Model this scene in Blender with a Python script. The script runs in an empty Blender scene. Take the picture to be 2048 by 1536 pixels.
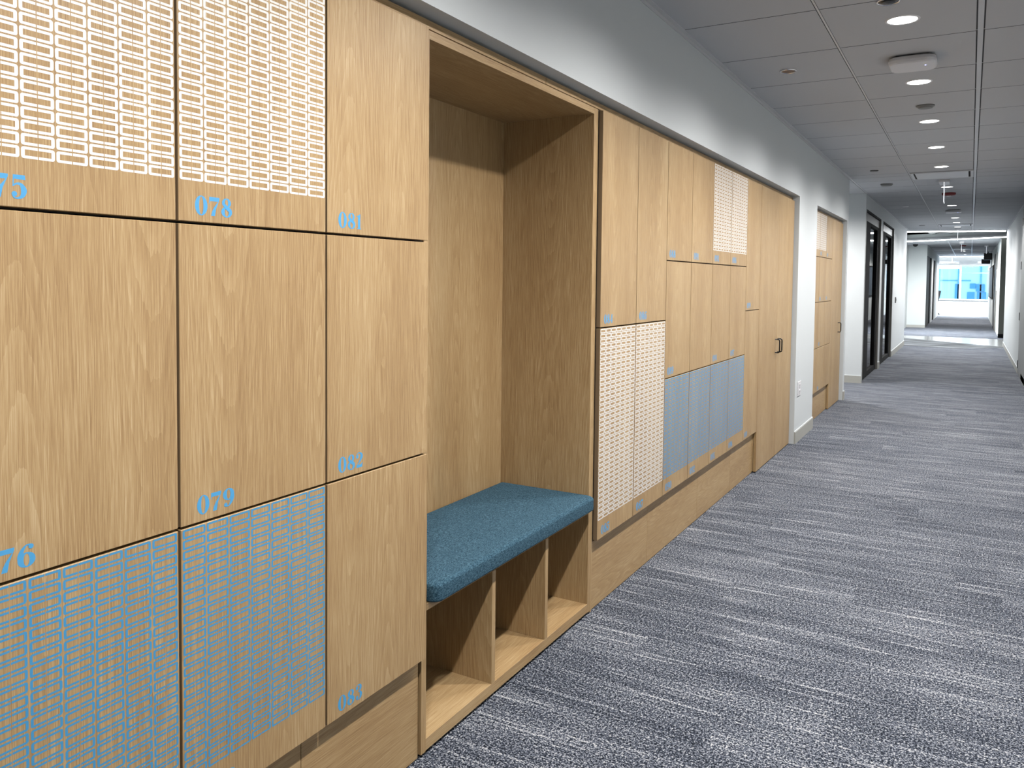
import bpy, math, random
from mathutils import Vector, Matrix
random.seed(7)
PI = math.pi
S = bpy.context.scene
COL = S.collection

# ------------------------------------------------------------------ camera
W_, H_ = 2048, 1536
F_, CX, CY = 1618.5, 992.0, 632.1
YAW, PITCH, ROLL, EYE = 0.5298, -0.0444, 0.0093, 1.48
cam = bpy.data.cameras.new('camera')
cam.sensor_fit = 'HORIZONTAL'; cam.sensor_width = 36.0
cam.lens = F_ / W_ * 36.0
cam.shift_x = (W_ / 2 - CX) / W_
cam.shift_y = (CY - H_ / 2) / W_
cam.clip_start = 0.02; cam.clip_end = 300
cob = bpy.data.objects.new('camera', cam); COL.objects.link(cob)
fw = Vector((-math.sin(YAW) * math.cos(PITCH), math.cos(YAW) * math.cos(PITCH), math.sin(PITCH)))
rt = Vector((math.cos(YAW), math.sin(YAW), 0)); up = rt.cross(fw)
r2 = rt * math.cos(ROLL) + up * math.sin(ROLL); u2 = up * math.cos(ROLL) - rt * math.sin(ROLL)
M = Matrix((r2, u2, -fw)).transposed().to_4x4(); M.translation = Vector((0, 0, EYE))
cob.matrix_world = M
S.camera = cob

# ------------------------------------------------------------------ world, exposure
w = bpy.data.worlds.new('daylight'); S.world = w; w.use_nodes = True
bg = w.node_tree.nodes['Background']
bg.inputs[0].default_value = (0.58, 0.82, 1.0, 1); bg.inputs[1].default_value = 3.0
S.view_settings.view_transform = 'Standard'; S.view_settings.look = 'None'
S.view_settings.gamma = 1.0; S.view_settings.use_curve_mapping = False
S.view_settings.exposure = 0.0
try:
    S.cycles.max_bounces = 10; S.cycles.diffuse_bounces = 3
    S.cycles.sample_clamp_indirect = 6.0
except Exception: pass

P_DOWN = 285.0        # power of one downlight
LAMP_COL = (1.0, 0.965, 0.93)
SPOT_ANGLE, SPOT_BLEND = 158, 0.85
ALB = 0.43           # reflectances are kept moderate, the lamps make up the level

# ------------------------------------------------------------------ materials
def srgb(r, g, b):
    f = lambda c: (c / 255 / 12.92) if c / 255 <= 0.04045 else ((c / 255 + 0.055) / 1.055) ** 2.4
    return (f(r), f(g), f(b), 1)

def mat(name, col, rough=0.6, metal=0.0, emit=0.0, spec=0.5, noise=0.0, alb=None):
    A_ = alb or ALB
    m = bpy.data.materials.new(name); m.use_nodes = True
    nt = m.node_tree; b = nt.nodes['Principled BSDF']
    b.inputs['Base Color'].default_value = col if (emit or metal > 0.9) else (col[0] * A_, col[1] * A_, col[2] * A_, 1)
    b.inputs['Roughness'].default_value = rough
    b.inputs['Metallic'].default_value = metal
    b.inputs['Specular IOR Level'].default_value = spec
    if emit:
        b.inputs['Emission Color'].default_value = col; b.inputs['Emission Strength'].default_value = emit
    if noise:
        tc = nt.nodes.new('ShaderNodeTexCoord'); n = nt.nodes.new('ShaderNodeTexNoise')
        n.inputs['Scale'].default_value = noise; n.inputs['Detail'].default_value = 3
        nt.links.new(tc.outputs['Object'], n.inputs['Vector'])
        bp = nt.nodes.new('ShaderNodeBump'); bp.inputs['Strength'].default_value = 0.25
        bp.inputs['Distance'].default_value = 0.002
        nt.links.new(n.outputs['Fac'], bp.inputs['Height']); nt.links.new(bp.outputs['Normal'], b.inputs['Normal'])
    return m

def math_node(nt, op, a, b=None, c=None):
    n = nt.nodes.new('ShaderNodeMath'); n.operation = op
    for i, v in enumerate((a, b, c)):
        if v is None: continue
        if isinstance(v, (int, float)): n.inputs[i].default_value = v
        else: nt.links.new(v, n.inputs[i])
    return n.outputs[0]

def ramp(nt, fac, stops, k=1.0):
    stops = [(p, (c[0] * k, c[1] * k, c[2] * k, 1)) for p, c in stops]
    r = nt.nodes.new('ShaderNodeValToRGB'); e = r.color_ramp.elements
    while len(e) < len(stops): e.new(0.5)
    for i, (p, c) in enumerate(stops): e[i].position = p; e[i].color = c
    nt.links.new(fac, r.inputs[0]); return r.outputs[0]

def wood(name, orient):
    """oak veneer; orient: v = grain along z, h = grain along y with z across, f = flat board grain along y"""
    m = bpy.data.materials.new(name); m.use_nodes = True
    nt = m.node_tree; L = nt.links; b = nt.nodes['Principled BSDF']
    tc = nt.nodes.new('ShaderNodeTexCoord'); sp = nt.nodes.new('ShaderNodeSeparateXYZ')
    L.new(tc.outputs['Object'], sp.inputs[0])
    oi = nt.nodes.new('ShaderNodeObjectInfo'); rnd = oi.outputs['Random']
    X, Y, Z = sp.outputs
    if orient == 'v': acr, alo = math_node(nt, 'ADD', X, Y), Z
    elif orient == 'h': acr, alo = math_node(nt, 'ADD', X, Z), Y
    else: acr, alo = math_node(nt, 'ADD', X, Z), Y
    acr = math_node(nt, 'ADD', acr, math_node(nt, 'MULTIPLY', rnd, 37.3))
    alo = math_node(nt, 'ADD', alo, math_node(nt, 'MULTIPLY', rnd, 11.7))
    def vec(a, l, sa, sl, off=0.0):
        c = nt.nodes.new('ShaderNodeCombineXYZ')
        L.new(math_node(nt, 'MULTIPLY', a, sa), c.inputs[0]); L.new(math_node(nt, 'MULTIPLY', l, sl), c.inputs[1])
        c.inputs[2].default_value = off; return c.outputs[0]
    def noise(v, detail=3, rough=0.55, scale=1.0):
        n = nt.nodes.new('ShaderNodeTexNoise'); n.inputs['Scale'].default_value = scale
        n.inputs['Detail'].default_value = detail; n.inputs['Roughness'].default_value = rough
        L.new(v, n.inputs['Vector']); return n.outputs['Fac']
    # veneer leaves about 0.21 m wide; every leaf has its own arch centre
    LW = 0.235
    q = math_node(nt, 'DIVIDE', acr, LW)
    leaf = math_node(nt, 'FLOOR', q)
    wn = nt.nodes.new('ShaderNodeTexWhiteNoise'); wn.noise_dimensions = '1D'
    L.new(leaf, wn.inputs['W']); lr = wn.outputs['Value']
    loc = math_node(nt, 'SUBTRACT', math_node(nt, 'MULTIPLY', math_node(nt, 'FRACT', q), LW), LW / 2)
    ctr = math_node(nt, 'MULTIPLY_ADD', lr, 0.12, -0.06)
    d = math_node(nt, 'SUBTRACT', loc, ctr)
    d = math_node(nt, 'ADD', d, math_node(nt, 'MULTIPLY_ADD', noise(vec(acr, alo, 7, 1.0, 3.0), 2), 0.05, -0.025))
    hh = math_node(nt, 'MULTIPLY_ADD', alo, 0.055, 0.0)
    hh = math_node(nt, 'PINGPONG', math_node(nt, 'ADD', hh, math_node(nt, 'MULTIPLY', lr, 0.21)), 0.10)
    hh = math_node(nt, 'ADD', hh, 0.022)
    rr = math_node(nt, 'SQRT', math_node(nt, 'ADD', math_node(nt, 'MULTIPLY', d, d), math_node(nt, 'MULTIPLY', hh, hh)))
    rr = math_node(nt, 'ADD', rr, math_node(nt, 'MULTIPLY', noise(vec(acr, alo, 60, 2.5, 8.0), 3), 0.006))
    ring = math_node(nt, 'FRACT', math_node(nt, 'MULTIPLY', rr, 150))
    ring = math_node(nt, 'POWER', ring, 1.8)
    ringfade = noise(vec(acr, alo, 7, 1.1, 20.0), 2)
    ring = math_node(nt, 'MULTIPLY', ring, ramp(nt, ringfade, [(0.3, (0.35,) * 3 + (1,)), (0.65, (1, 1, 1, 1))]))
    fib = noise(vec(acr, alo, 520, 8, 1.0), 4, 0.72)
    fib2 = noise(vec(acr, alo, 95, 2.2, 5.0), 3, 0.6)
    big = noise(vec(acr, alo, 6, 0.8, 12.0), 2)
    f = math_node(nt, 'MULTIPLY_ADD', ring, 0.18, -0.02)
    f = math_node(nt, 'ADD', f, math_node(nt, 'MULTIPLY_ADD', fib, 1.5, -0.75))
    f = math_node(nt, 'ADD', f, math_node(nt, 'MULTIPLY_ADD', fib2, 0.42, -0.21))
    f = math_node(nt, 'ADD', f, math_node(nt, 'MULTIPLY_ADD', big, 0.5, -0.25))
    f = math_node(nt, 'ADD', f, 0.50)
    c = ramp(nt, f, WOOD_STOPS, 0.54)
    L.new(c, b.inputs['Base Color'])
    b.inputs['Roughness'].default_value = 0.42; b.inputs['Specular IOR Level'].default_value = 0.4
    bp = nt.nodes.new('ShaderNodeBump'); bp.inputs['Strength'].default_value = 0.12; bp.inputs['Distance'].default_value = 0.001
    L.new(fib, bp.inputs['Height']); L.new(bp.outputs['Normal'], b.inputs['Normal'])
    return m

WOOD_STOPS = [(0.0, srgb(142, 109, 70)), (0.30, srgb(178, 143, 99)), (0.56, srgb(203, 170, 122)), (0.82, srgb(226, 197, 151)), (1.0, srgb(241, 219, 178))]
M_WV = wood('oak_vertical', 'v'); M_WH = wood('oak_horizontal', 'h'); M_WF = wood('oak_flat', 'f')
M_WALL = mat('white_wall_paint', srgb(226, 232, 235), 0.7, noise=180, alb=0.60)
M_CEIL = mat('ceiling_tile_white', srgb(208, 211, 217), 0.9, noise=260, alb=0.6)
M_TEE = mat('ceiling_grid_white', srgb(212, 214, 218), 0.4, spec=0.5, alb=0.64)
M_GAP = mat('ceiling_reveal_grey', srgb(110, 112, 116), 0.9)
M_BASEB = mat('baseboard_cream', srgb(216, 216, 208), 0.5)
M_WPAT = mat('white_vinyl_print', srgb(250, 250, 248), 0.45, alb=0.62)
M_BPAT = mat('sky_blue_print', srgb(84, 178, 236), 0.5, alb=0.5)
M_NUM = mat('sky_blue_digits', srgb(92, 192, 255), 0.5, alb=0.5)
M_BLACK = mat('black_metal', srgb(20, 19, 19), 0.35, 0.3)
M_DARKFR = mat('dark_bronze_frame', srgb(20, 20, 22), 0.8, 0.0, spec=0.15)
M_JAMB = mat('grey_door_frame', srgb(150, 148, 142), 0.4)
M_WPL = mat('white_plastic', srgb(232, 232, 236), 0.4, alb=0.66)
M_CHROME = mat('chrome', srgb(210, 210, 212), 0.12, 1.0)
M_GREYPL = mat('grey_plastic', srgb(150, 152, 150), 0.5)
M_RED = mat('red_plastic', srgb(150, 18, 24), 0.5)
M_LED = mat('lit_diffuser', (1, 0.98, 0.95, 1), 0.5, emit=9.0)
M_LEDBAR = mat('lit_led_strip', (0.97, 0.98, 1, 1), 0.5, emit=14.0)
M_BLUEDOT = mat('lit_blue_dot', (0.25, 0.3, 1, 1), 0.5, emit=6.0)
M_DOORP = mat('painted_grey_door', srgb(186, 190, 190), 0.5)
M_DARK = mat('dark_void_paint', srgb(24, 24, 26), 0.9)
M_DUCT = mat('galvanised_duct', srgb(190, 195, 195), 0.45, 0.2)
M_GREYWALL = mat('soft_grey_wall', srgb(204, 210, 210), 0.8, alb=0.75)
M_COLUMN = mat('grey_olive_column', srgb(120, 124, 117), 0.8)
M_OLIVE = mat('dark_olive_panel', srgb(82, 84, 70), 0.6)
M_TILE = mat('polished_pale_floor', srgb(205, 208, 208), 0.18, spec=0.6)
M_SCREEN = mat('dark_blue_screen', srgb(22, 48, 66), 0.6)
M_CHAIR = mat('black_mesh_fabric', srgb(22, 24, 30), 0.8)
M_SILL = mat('white_sill_paint', srgb(240, 243, 243), 0.6)
M_FAC = mat('pale_blue_facade', srgb(206, 234, 250), 0.6, alb=0.75)
M_FACB = mat('deep_blue_window', srgb(84, 150, 204), 0.3, alb=0.75)
M_FACD = mat('blue_facade_line', srgb(110, 176, 226), 0.5, alb=0.7)

def glass(name, tint=(0.9, 0.95, 0.96, 1), alpha=0.88):
    m = bpy.data.materials.new(name); m.use_nodes = True; nt = m.node_tree
    nt.nodes.remove(nt.nodes['Principled BSDF']); out = nt.nodes['Material Output']
    t = nt.nodes.new('ShaderNodeBsdfTransparent'); t.inputs[0].default_value = tint
    g = nt.nodes.new('ShaderNodeBsdfGlossy'); g.inputs['Roughness'].default_value = 0.01
    fr = nt.nodes.new('ShaderNodeFresnel'); fr.inputs[0].default_value = 1.5
    mx = nt.nodes.new('ShaderNodeMixShader')
    nt.links.new(fr.outputs[0], mx.inputs[0]); nt.links.new(t.outputs[0], mx.inputs[1]); nt.links.new(g.outputs[0], mx.inputs[2])
    nt.links.new(mx.outputs[0], out.inputs[0]); return m
M_GLASS = glass('clear_glass'); M_WGLASS = glass('window_glass', (0.86, 0.95, 1, 1))

def carpet():
    m = bpy.data.materials.new('grey_streaked_carpet'); m.use_nodes = True
    nt = m.node_tree; L = nt.links; b = nt.nodes['Principled BSDF']
    tc = nt.nodes.new('ShaderNodeTexCoord'); sp = nt.nodes.new('ShaderNodeSeparateXYZ')
    L.new(tc.outputs['Object'], sp.inputs[0]); X, Y, Z = sp.outputs
    # carpet planks: rows along x, 0.5 m deep, staggered, 1 m long
    row = math_node(nt, 'FLOOR', math_node(nt, 'DIVIDE', Y, 0.25))
    wr = nt.nodes.new('ShaderNodeTexWhiteNoise'); wr.noise_dimensions = '1D'; L.new(row, wr.inputs['W'])
    xs = math_node(nt, 'ADD', X, wr.outputs['Value'])
    colm = math_node(nt, 'FLOOR', xs)
    cb = nt.nodes.new('ShaderNodeCombineXYZ'); L.new(row, cb.inputs[0]); L.new(colm, cb.inputs[1])
    wt = nt.nodes.new('ShaderNodeTexWhiteNoise'); wt.noise_dimensions = '2D'; L.new(cb.outputs[0], wt.inputs['Vector'])
    tr = wt.outputs['Value']
    def vec(sx, sy, off):
        c = nt.nodes.new('ShaderNodeCombineXYZ')
        L.new(math_node(nt, 'MULTIPLY', X, sx), c.inputs[0]); L.new(math_node(nt, 'MULTIPLY', Y, sy), c.inputs[1])
        L.new(math_node(nt, 'MULTIPLY_ADD', tr, 50, off), c.inputs[2]); return c.outputs[0]
    def noise(v, detail, rough):
        n = nt.nodes.new('ShaderNodeTexNoise'); n.inputs['Scale'].default_value = 1
        n.inputs['Detail'].default_value = detail; n.inputs['Roughness'].default_value = rough
        L.new(v, n.inputs['Vector']); return n.outputs['Fac']
    st1 = noise(vec(2.0, 75, 0), 2, 0.55)
    st2 = noise(vec(3.2, 210, 9), 2, 0.6)
    br = noise(vec(1.3, 9, 30), 2, 0.5)
    pile = nt.nodes.new('ShaderNodeTexNoise'); pile.inputs['Scale'].default_value = 175
    pile.inputs['Detail'].default_value = 2; pile.inputs['Roughness'].default_value = 0.7
    L.new(tc.outputs['Object'], pile.inputs['Vector']); pl = pile.outputs['Fac']
    pile2 = nt.nodes.new('ShaderNodeTexNoise'); pile2.inputs['Scale'].default_value = 95
    pile2.inputs['Detail'].default_value = 1; L.new(tc.outputs['Object'], pile2.inputs['Vector'])
    s = ramp(nt, st1, [(0.56, (0, 0, 0, 1)), (0.72, (1, 1, 1, 1))])
    s2 = ramp(nt, st2, [(0.55, (0, 0, 0, 1)), (0.75, (1, 1, 1, 1))])
    f = math_node(nt, 'MULTIPLY', s, 0.46)
    f = math_node(nt, 'ADD', f, math_node(nt, 'MULTIPLY', s2, 0.26))
    f = math_node(nt, 'ADD', f, math_node(nt, 'MULTIPLY_ADD', br, 0.45, -0.225))
    f = math_node(nt, 'ADD', f, math_node(nt, 'MULTIPLY_ADD', tr, 0.06, -0.03))
    f = math_node(nt, 'ADD', f, math_node(nt, 'MULTIPLY_ADD', pl, 3.6, -1.8))
    f = math_node(nt, 'ADD', f, math_node(nt, 'MULTIPLY_ADD', pile2.outputs['Fac'], 1.3, -0.65))
    f = math_node(nt, 'ADD', f, 0.30)
    c = ramp(nt, f, CARPET_STOPS, 0.41)
    L.new(c, b.inputs['Base Color']); b.inputs['Roughness'].default_value = 0.95; b.inputs['Specular IOR Level'].default_value = 0.1
    bp = nt.nodes.new('ShaderNodeBump'); bp.inputs['Strength'].default_value = 0.6; bp.inputs['Distance'].default_value = 0.004
    L.new(pl, bp.inputs['Height']); L.new(bp.outputs['Normal'], b.inputs['Normal'])
    return m
CARPET_STOPS = [(0.0, srgb(26, 31, 42)), (0.28, srgb(78, 86, 103)), (0.52, srgb(134, 142, 159)), (0.76, srgb(204, 209, 218)), (1.0, srgb(255, 255, 255))]
M_CARPET = carpet()
M_DOOREDGE = mat('darker_brown_edge', srgb(158, 132, 100), 0.6)  # darker brown for the upright door edges
M_CARC = mat('dark_cabinet_carcass', srgb(70, 56, 44), 0.7)  # carcass coloured dark to deepen the shade in the door gaps

def dark_carpet():
    m = bpy.data.materials.new('charcoal_wave_carpet'); m.use_nodes = True
    nt = m.node_tree; L = nt.links; b = nt.nodes['Principled BSDF']
    tc = nt.nodes.new('ShaderNodeTexCoord'); mp = nt.nodes.new('ShaderNodeMapping'); mp.inputs['Scale'].default_value = (0.9, 3.2, 1)
    n = nt.nodes.new('ShaderNodeTexNoise'); n.inputs['Scale'].default_value = 1.3; n.inputs['Detail'].default_value = 3
    L.new(tc.outputs['Object'], mp.inputs[0]); L.new(mp.outputs[0], n.inputs['Vector'])
    c = ramp(nt, n.outputs['Fac'], [(0.4, srgb(52, 58, 64)), (0.62, srgb(150, 156, 162))], ALB)
    L.new(c, b.inputs['Base Color']); b.inputs['Roughness'].default_value = 0.95; return m
M_DCARPET = dark_carpet()

def cushion_mat():
    m = bpy.data.materials.new('blue_woven_fabric'); m.use_nodes = True
    nt = m.node_tree; L = nt.links; b = nt.nodes['Principled BSDF']
    tc = nt.nodes.new('ShaderNodeTexCoord')
    mp = nt.nodes.new('ShaderNodeMapping'); mp.inputs['Scale'].default_value = (1, 0.45, 1)
    L.new(tc.outputs['Object'], mp.inputs[0])
    n = nt.nodes.new('ShaderNodeTexNoise'); n.inputs['Scale'].default_value = 780; n.inputs['Detail'].default_value = 3; n.inputs['Roughness'].default_value = 0.75
    n2 = nt.nodes.new('ShaderNodeTexNoise'); n2.inputs['Scale'].default_value = 230; n2.inputs['Detail'].default_value = 3
    L.new(mp.outputs[0], n.inputs['Vector']); L.new(mp.outputs[0], n2.inputs['Vector'])
    f = math_node(nt, 'ADD', math_node(nt, 'MULTIPLY', n.outputs['Fac'], 0.7), math_node(nt, 'MULTIPLY', n2.outputs['Fac'], 0.3))
    c = ramp(nt, f, [(0.40, srgb(30, 58, 76)), (0.5, srgb(64, 105, 129)), (0.60, srgb(122, 164, 186))], ALB)
    L.new(c, b.inputs['Base Color']); b.inputs['Roughness'].default_value = 0.9
    b.inputs['Specular IOR Level'].default_value = 0.15
    bp = nt.nodes.new('ShaderNodeBump'); bp.inputs['Strength'].default_value = 0.5; bp.inputs['Distance'].default_value = 0.0015
    L.new(f, bp.inputs['Height']); L.new(bp.outputs['Normal'], b.inputs['Normal']); return m
M_CUSH = cushion_mat()

# ------------------------------------------------------------------ mesh helpers
class MB:
    def __init__(s): s.v = []; s.f = []; s.m = []; s.mats = []; s.smooth = False
    def _mi(s, m):
        if m not in s.mats: s.mats.append(m)
        return s.mats.index(m)
    def poly(s, pts, m):
        i = len(s.v); s.v += [tuple(p) for p in pts]; s.f.append(tuple(range(i, i + len(pts)))); s.m.append(s._mi(m)); return s
    def raw(s, vs, fs, m):
        i = len(s.v); s.v += [tuple(p) for p in vs]; k = s._mi(m)
        for f in fs: s.f.append(tuple(a + i for a in f)); s.m.append(k)
        return s
    def box(s, x0, x1, y0, y1, z0, z1, m, c=0.0):
        if x0 > x1: x0, x1 = x1, x0
        if y0 > y1: y0, y1 = y1, y0
        if z0 > z1: z0, z1 = z1, z0
        if c <= 0:
            vs = [(x, y, z) for x in (x0, x1) for y in (y0, y1) for z in (z0, z1)]
            fs = [(0, 1, 3, 2), (4, 6, 7, 5), (0, 4, 5, 1), (2, 3, 7, 6), (0, 2, 6, 4), (1, 5, 7, 3)]
            return s.raw(vs, fs, m)
        # chamfered box
        vs = []; idx = {}
        for a in (0, 1):
            for b in (0, 1):
                for d in (0, 1):
                    X = (x0, x1)[a]; Y = (y0, y1)[b]; Z = (z0, z1)[d]
                    sx, sy, sz = (1 - 2 * a) * c, (1 - 2 * b) * c, (1 - 2 * d) * c
                    idx[a, b, d] = len(vs); vs += [(X, Y + sy, Z + sz), (X + sx, Y, Z + sz), (X + sx, Y + sy, Z)]
        fs = []
        for a in (0, 1):
            q = [idx[a, 0, 0], idx[a, 1, 0], idx[a, 1, 1], idx[a, 0, 1]]; fs.append(tuple(q) if a else tuple(q[::-1]))
            q = [idx[0, a, 0] + 1, idx[0, a, 1] + 1, idx[1, a, 1] + 1, idx[1, a, 0] + 1]; fs.append(tuple(q) if a else tuple(q[::-1]))
            q = [idx[0, 0, a] + 2, idx[1, 0, a] + 2, idx[1, 1, a] + 2, idx[0, 1, a] + 2]; fs.append(tuple(q) if a else tuple(q[::-1]))
        for a in (0, 1):
            for b in (0, 1):
                e = [idx[a, b, 0], idx[a, b, 0] + 1, idx[a, b, 1] + 1, idx[a, b, 1]]; fs.append(tuple(e) if a == b else tuple(e[::-1]))
                e = [idx[a, 0, b], idx[a, 1, b], idx[a, 1, b] + 2, idx[a, 0, b] + 2]; fs.append(tuple(e) if a != b else tuple(e[::-1]))
                e = [idx[0, a, b] + 1, idx[1, a, b] + 1, idx[1, a, b] + 2, idx[0, a, b] + 2]; fs.append(tuple(e[::-1]) if a != b else tuple(e))
        for (a, b, d), i in idx.items():
            t = (i, i + 1, i + 2); fs.append(t if (a + b + d) % 2 else t[::-1])
        return s.raw(vs, fs, m)
    def lathe(s, cx, cy, prof, m, n=40, cap=True):
        """prof: list of (r, z) bottom-to-top or top-to-bottom, axis z"""
        vs = []; fs = []
        for r, z in prof:
            vs += [(cx + r * math.cos(2 * PI * i / n), cy + r * math.sin(2 * PI * i / n), z) for i in range(n)]
        for k in range(len(prof) - 1):
            for i in range(n):
                j = (i + 1) % n; fs.append((k * n + i, k * n + j, (k + 1) * n + j, (k + 1) * n + i))
        if cap:
            fs.append(tuple(range(n))[::-1]); fs.append(tuple((len(prof) - 1) * n + i for i in range(n)))
        return s.raw(vs, fs, m)
    def tube(s, pts, r, m, n=10):
        vs = []; fs = []; P = [Vector(p) for p in pts]
        for k, p in enumerate(P):
            d = ((P[min(k + 1, len(P) - 1)] - P[max(k - 1, 0)])).normalized()
            a = d.cross(Vector((0.3, 0.2, 1))).normalized(); b = d.cross(a)
            vs += [tuple(p + (a * math.cos(2 * PI * i / n) + b * math.sin(2 * PI * i / n)) * r) for i in range(n)]
        for k in range(len(P) - 1):
            for i in range(n):
                j = (i + 1) % n; fs.append((k * n + i, k * n + j, (k + 1) * n + j, (k + 1) * n + i))
        fs.append(tuple(range(n))); fs.append(tuple((len(P) - 1) * n + i for i in range(n))[::-1])
        return s.raw(vs, fs, m)
    def prism(s, pts, y0, y1, m, axis='y'):
        n = len(pts)
        if axis == 'y': vs = [(p[0], y0, p[1]) for p in pts] + [(p[0], y1, p[1]) for p in pts]
        elif axis == 'z': vs = [(p[0], p[1], y0) for p in pts] + [(p[0], p[1], y1) for p in pts]
        else: vs = [(y0, p[0], p[1]) for p in pts] + [(y1, p[0], p[1]) for p in pts]
        fs = [tuple(range(n)), tuple(range(n, 2 * n))[::-1]] + [(i, i + n, (i + 1) % n + n, (i + 1) % n) for i in range(n)]
        return s.raw(vs, fs, m)
    def build(s, name, loc=(0, 0, 0), parent=None, smooth=False):
        me = bpy.data.meshes.new(name)
        lx, ly, lz = loc
        me.from_pydata([(x - lx, y - ly, z - lz) for x, y, z in s.v], [], s.f)
        for m in s.mats: me.materials.append(m)
        me.polygons.foreach_set('material_index', s.m)
        if smooth:
            me.polygons.foreach_set('use_smooth', [True] * len(s.f))
        me.update()
        o = bpy.data.objects.new(name, me); COL.objects.link(o)
        if parent is not None: o.parent = parent
        else: o.location = loc
        return o

def tag(o, label=None, cat=None, group=None, kind=None):
    if label: o['label'] = label
    if cat: o['category'] = cat
    if group: o['group'] = group
    if kind: o['kind'] = kind
    return o

def thing(name, loc, label, cat, group=None):
    o = bpy.data.objects.new(name, None); o.empty_display_size = 0.1
    COL.objects.link(o); o.location = loc
    return tag(o, label, cat, group)

def struct(mb, name, label=None):
    return tag(mb.build(name), label, None, None, 'structure')

# ------------------------------------------------------------------ key dimensions
XD = -1.40           # front plane of the locker doors
XF = -1.42           # frame / kick plane
XW = -1.36           # white wall plane
XR = 0.725           # right wall plane
HC = 2.80            # ceiling
CW = 0.4438          # locker width
Y0 = 1.1005          # left edge of locker 078
Y1 = 3.2967          # left edge of locker 084
ZT, Z1, ZM, Z2, Z0 = 2.225, 1.593, 1.273, 0.957, 0.322
GAP = 0.0064
AY0, AY1 = 2.016, 3.246   # bench alcove opening

# ------------------------------------------------------------------ floor
m = MB(); m.box(-6, 5, -3.2, 46.3, -0.1, 0, M_CARPET); struct(m, 'floor', 'grey streaked carpet floor of the corridor')
m = MB(); m.prism([(-1.95, 25.12), (0.95, 22.45), (0.95, 25.75), (-1.95, 25.95)], 0.0, 0.004, M_TILE, 'z')
struct(m, 'trim_1', 'pale polished floor band crossing the carpet')
m = MB(); m.prism([(-1.9, 21.85), (-0.3, 21.45), (0.4, 22.0), (0.72, 22.4), (0.72, 22.66), (-1.95, 25.12)], 0.0, 0.003, M_DCARPET, 'z')
struct(m, 'trim_2', 'charcoal wavy carpet band before the pale floor strip')

# ------------------------------------------------------------------ ceiling with tiles and grid
m = MB()
TX = [-6.0] + [-1.36 - 0.735 * k for k in range(5, 0, -1)] + [-1.36, -0.680, 0.004, 0.725, 1.46, 2.2, 2.93, 3.67, 5.0]
TP = 0.7365
ys = [4.21 + TP * k for k in range(-10, 26)]
def tile_block(y0, y1, xs, ylist):
    yy = [y0] + [y for y in ylist if y0 + 0.05 < y < y1 - 0.05] + [y1]
    for i in range(len(xs) - 1):
        for j in range(len(yy) - 1):
            a, b = xs[i] + (0.008 if xs[i] != 0.004 else 0.020), xs[i + 1] - (0.008 if xs[i + 1] != 0.004 else 0.020)
            c, d = yy[j] + 0.0035, yy[j + 1] - 0.0035
            m.poly([(a, c, HC), (a, d, HC), (b, d, HC), (b, c, HC)], M_CEIL)
            # tile edges going up into the reveal
            for p, q in (((a, c), (b, c)), ((b, c), (b, d)), ((b, d), (a, d)), ((a, d), (a, c))):
                m.poly([(p[0], p[1], HC), (q[0], q[1], HC), (q[0], q[1], HC + 0.006), (p[0], p[1], HC + 0.006)], M_GAP)
    for j in range(1, len(yy) - 1):
        m.box(xs[0], xs[-1], yy[j] - 0.003, yy[j] + 0.003, HC + 0.004, HC + 0.006, M_TEE)
    for i in range(1, len(xs) - 1):
        wd = 0.013 if xs[i] == 0.004 else 0.005
        m.box(xs[i] - wd, xs[i] + wd, y0, y1, HC + 0.001, HC + 0.006, M_TEE)
YE = 22.86
tile_block(-3.2, 11.14, [-1.36, -0.680, 0.004, 0.725], ys)
tile_block(11.14, YE, TX, ys)
ys2 = [28.3 + TP * k for k in range(0, 26)]
m.box(-6, 5, -3.2, YE, HC + 0.006, HC + 0.12, M_GAP)
# far ceiling behind the diagonal opening
far = [(-6, 31.4), (-1.86, 28.3), (0.84, 26.28), (5, 23.2), (5, 46.3), (-6, 46.3)]
m.prism(far, HC, HC + 0.1, M_CEIL, 'z')
for k in range(6):
    y = 33 + k * 2.2
    m.box(-1.3, 0.72, y - 0.012, y + 0.012, HC - 0.003, HC, M_GAP)
for x, a in ((-0.64, 27.5), (0.0, 27.0)): m.box(x - 0.015, x + 0.015, a, 43.5, HC - 0.006, HC, M_TEE)
struct(m, 'ceiling', 'grey white ceiling tiles in a metal grid')
# dark open plenum between the two led strips
m = MB()
m.box(-6, 5, YE, 31.5, 3.5, 3.6, M_DARK)
m.poly([(-6, YE, HC), (5, YE, HC), (5, YE, 3.5), (-6, YE, 3.5)], M_DARK)
m.poly([(-6, YE, HC), (-6, 31.4, HC), (-6, 31.4, 3.5), (-6, YE, 3.5)], M_DARK)
m.poly([(5, YE, HC), (5, 23.2, HC), (5, 23.2, 3.5), (5, YE, 3.5)], M_DARK)
struct(m, 'ceiling_2', 'dark open ceiling void above the led strips')
m = MB()
pl = far[:4]
for i in range(3):
    (xa, ya), (xb, yb) = pl[i], pl[i + 1]
    m.prism([(xa, ya), (xb, yb), (xb, yb + 0.06), (xa, ya + 0.06)], HC - 0.004, HC + 0.2, M_GREYWALL, 'z')
    m.prism([(xa, ya + 0.3), (xb, yb + 0.3), (xb, yb + 0.36), (xa, ya + 0.36)], HC + 0.2, 3.5, M_DARK, 'z')
struct(m, 'trim_3', 'grey ceiling edge behind the dark void')

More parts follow.
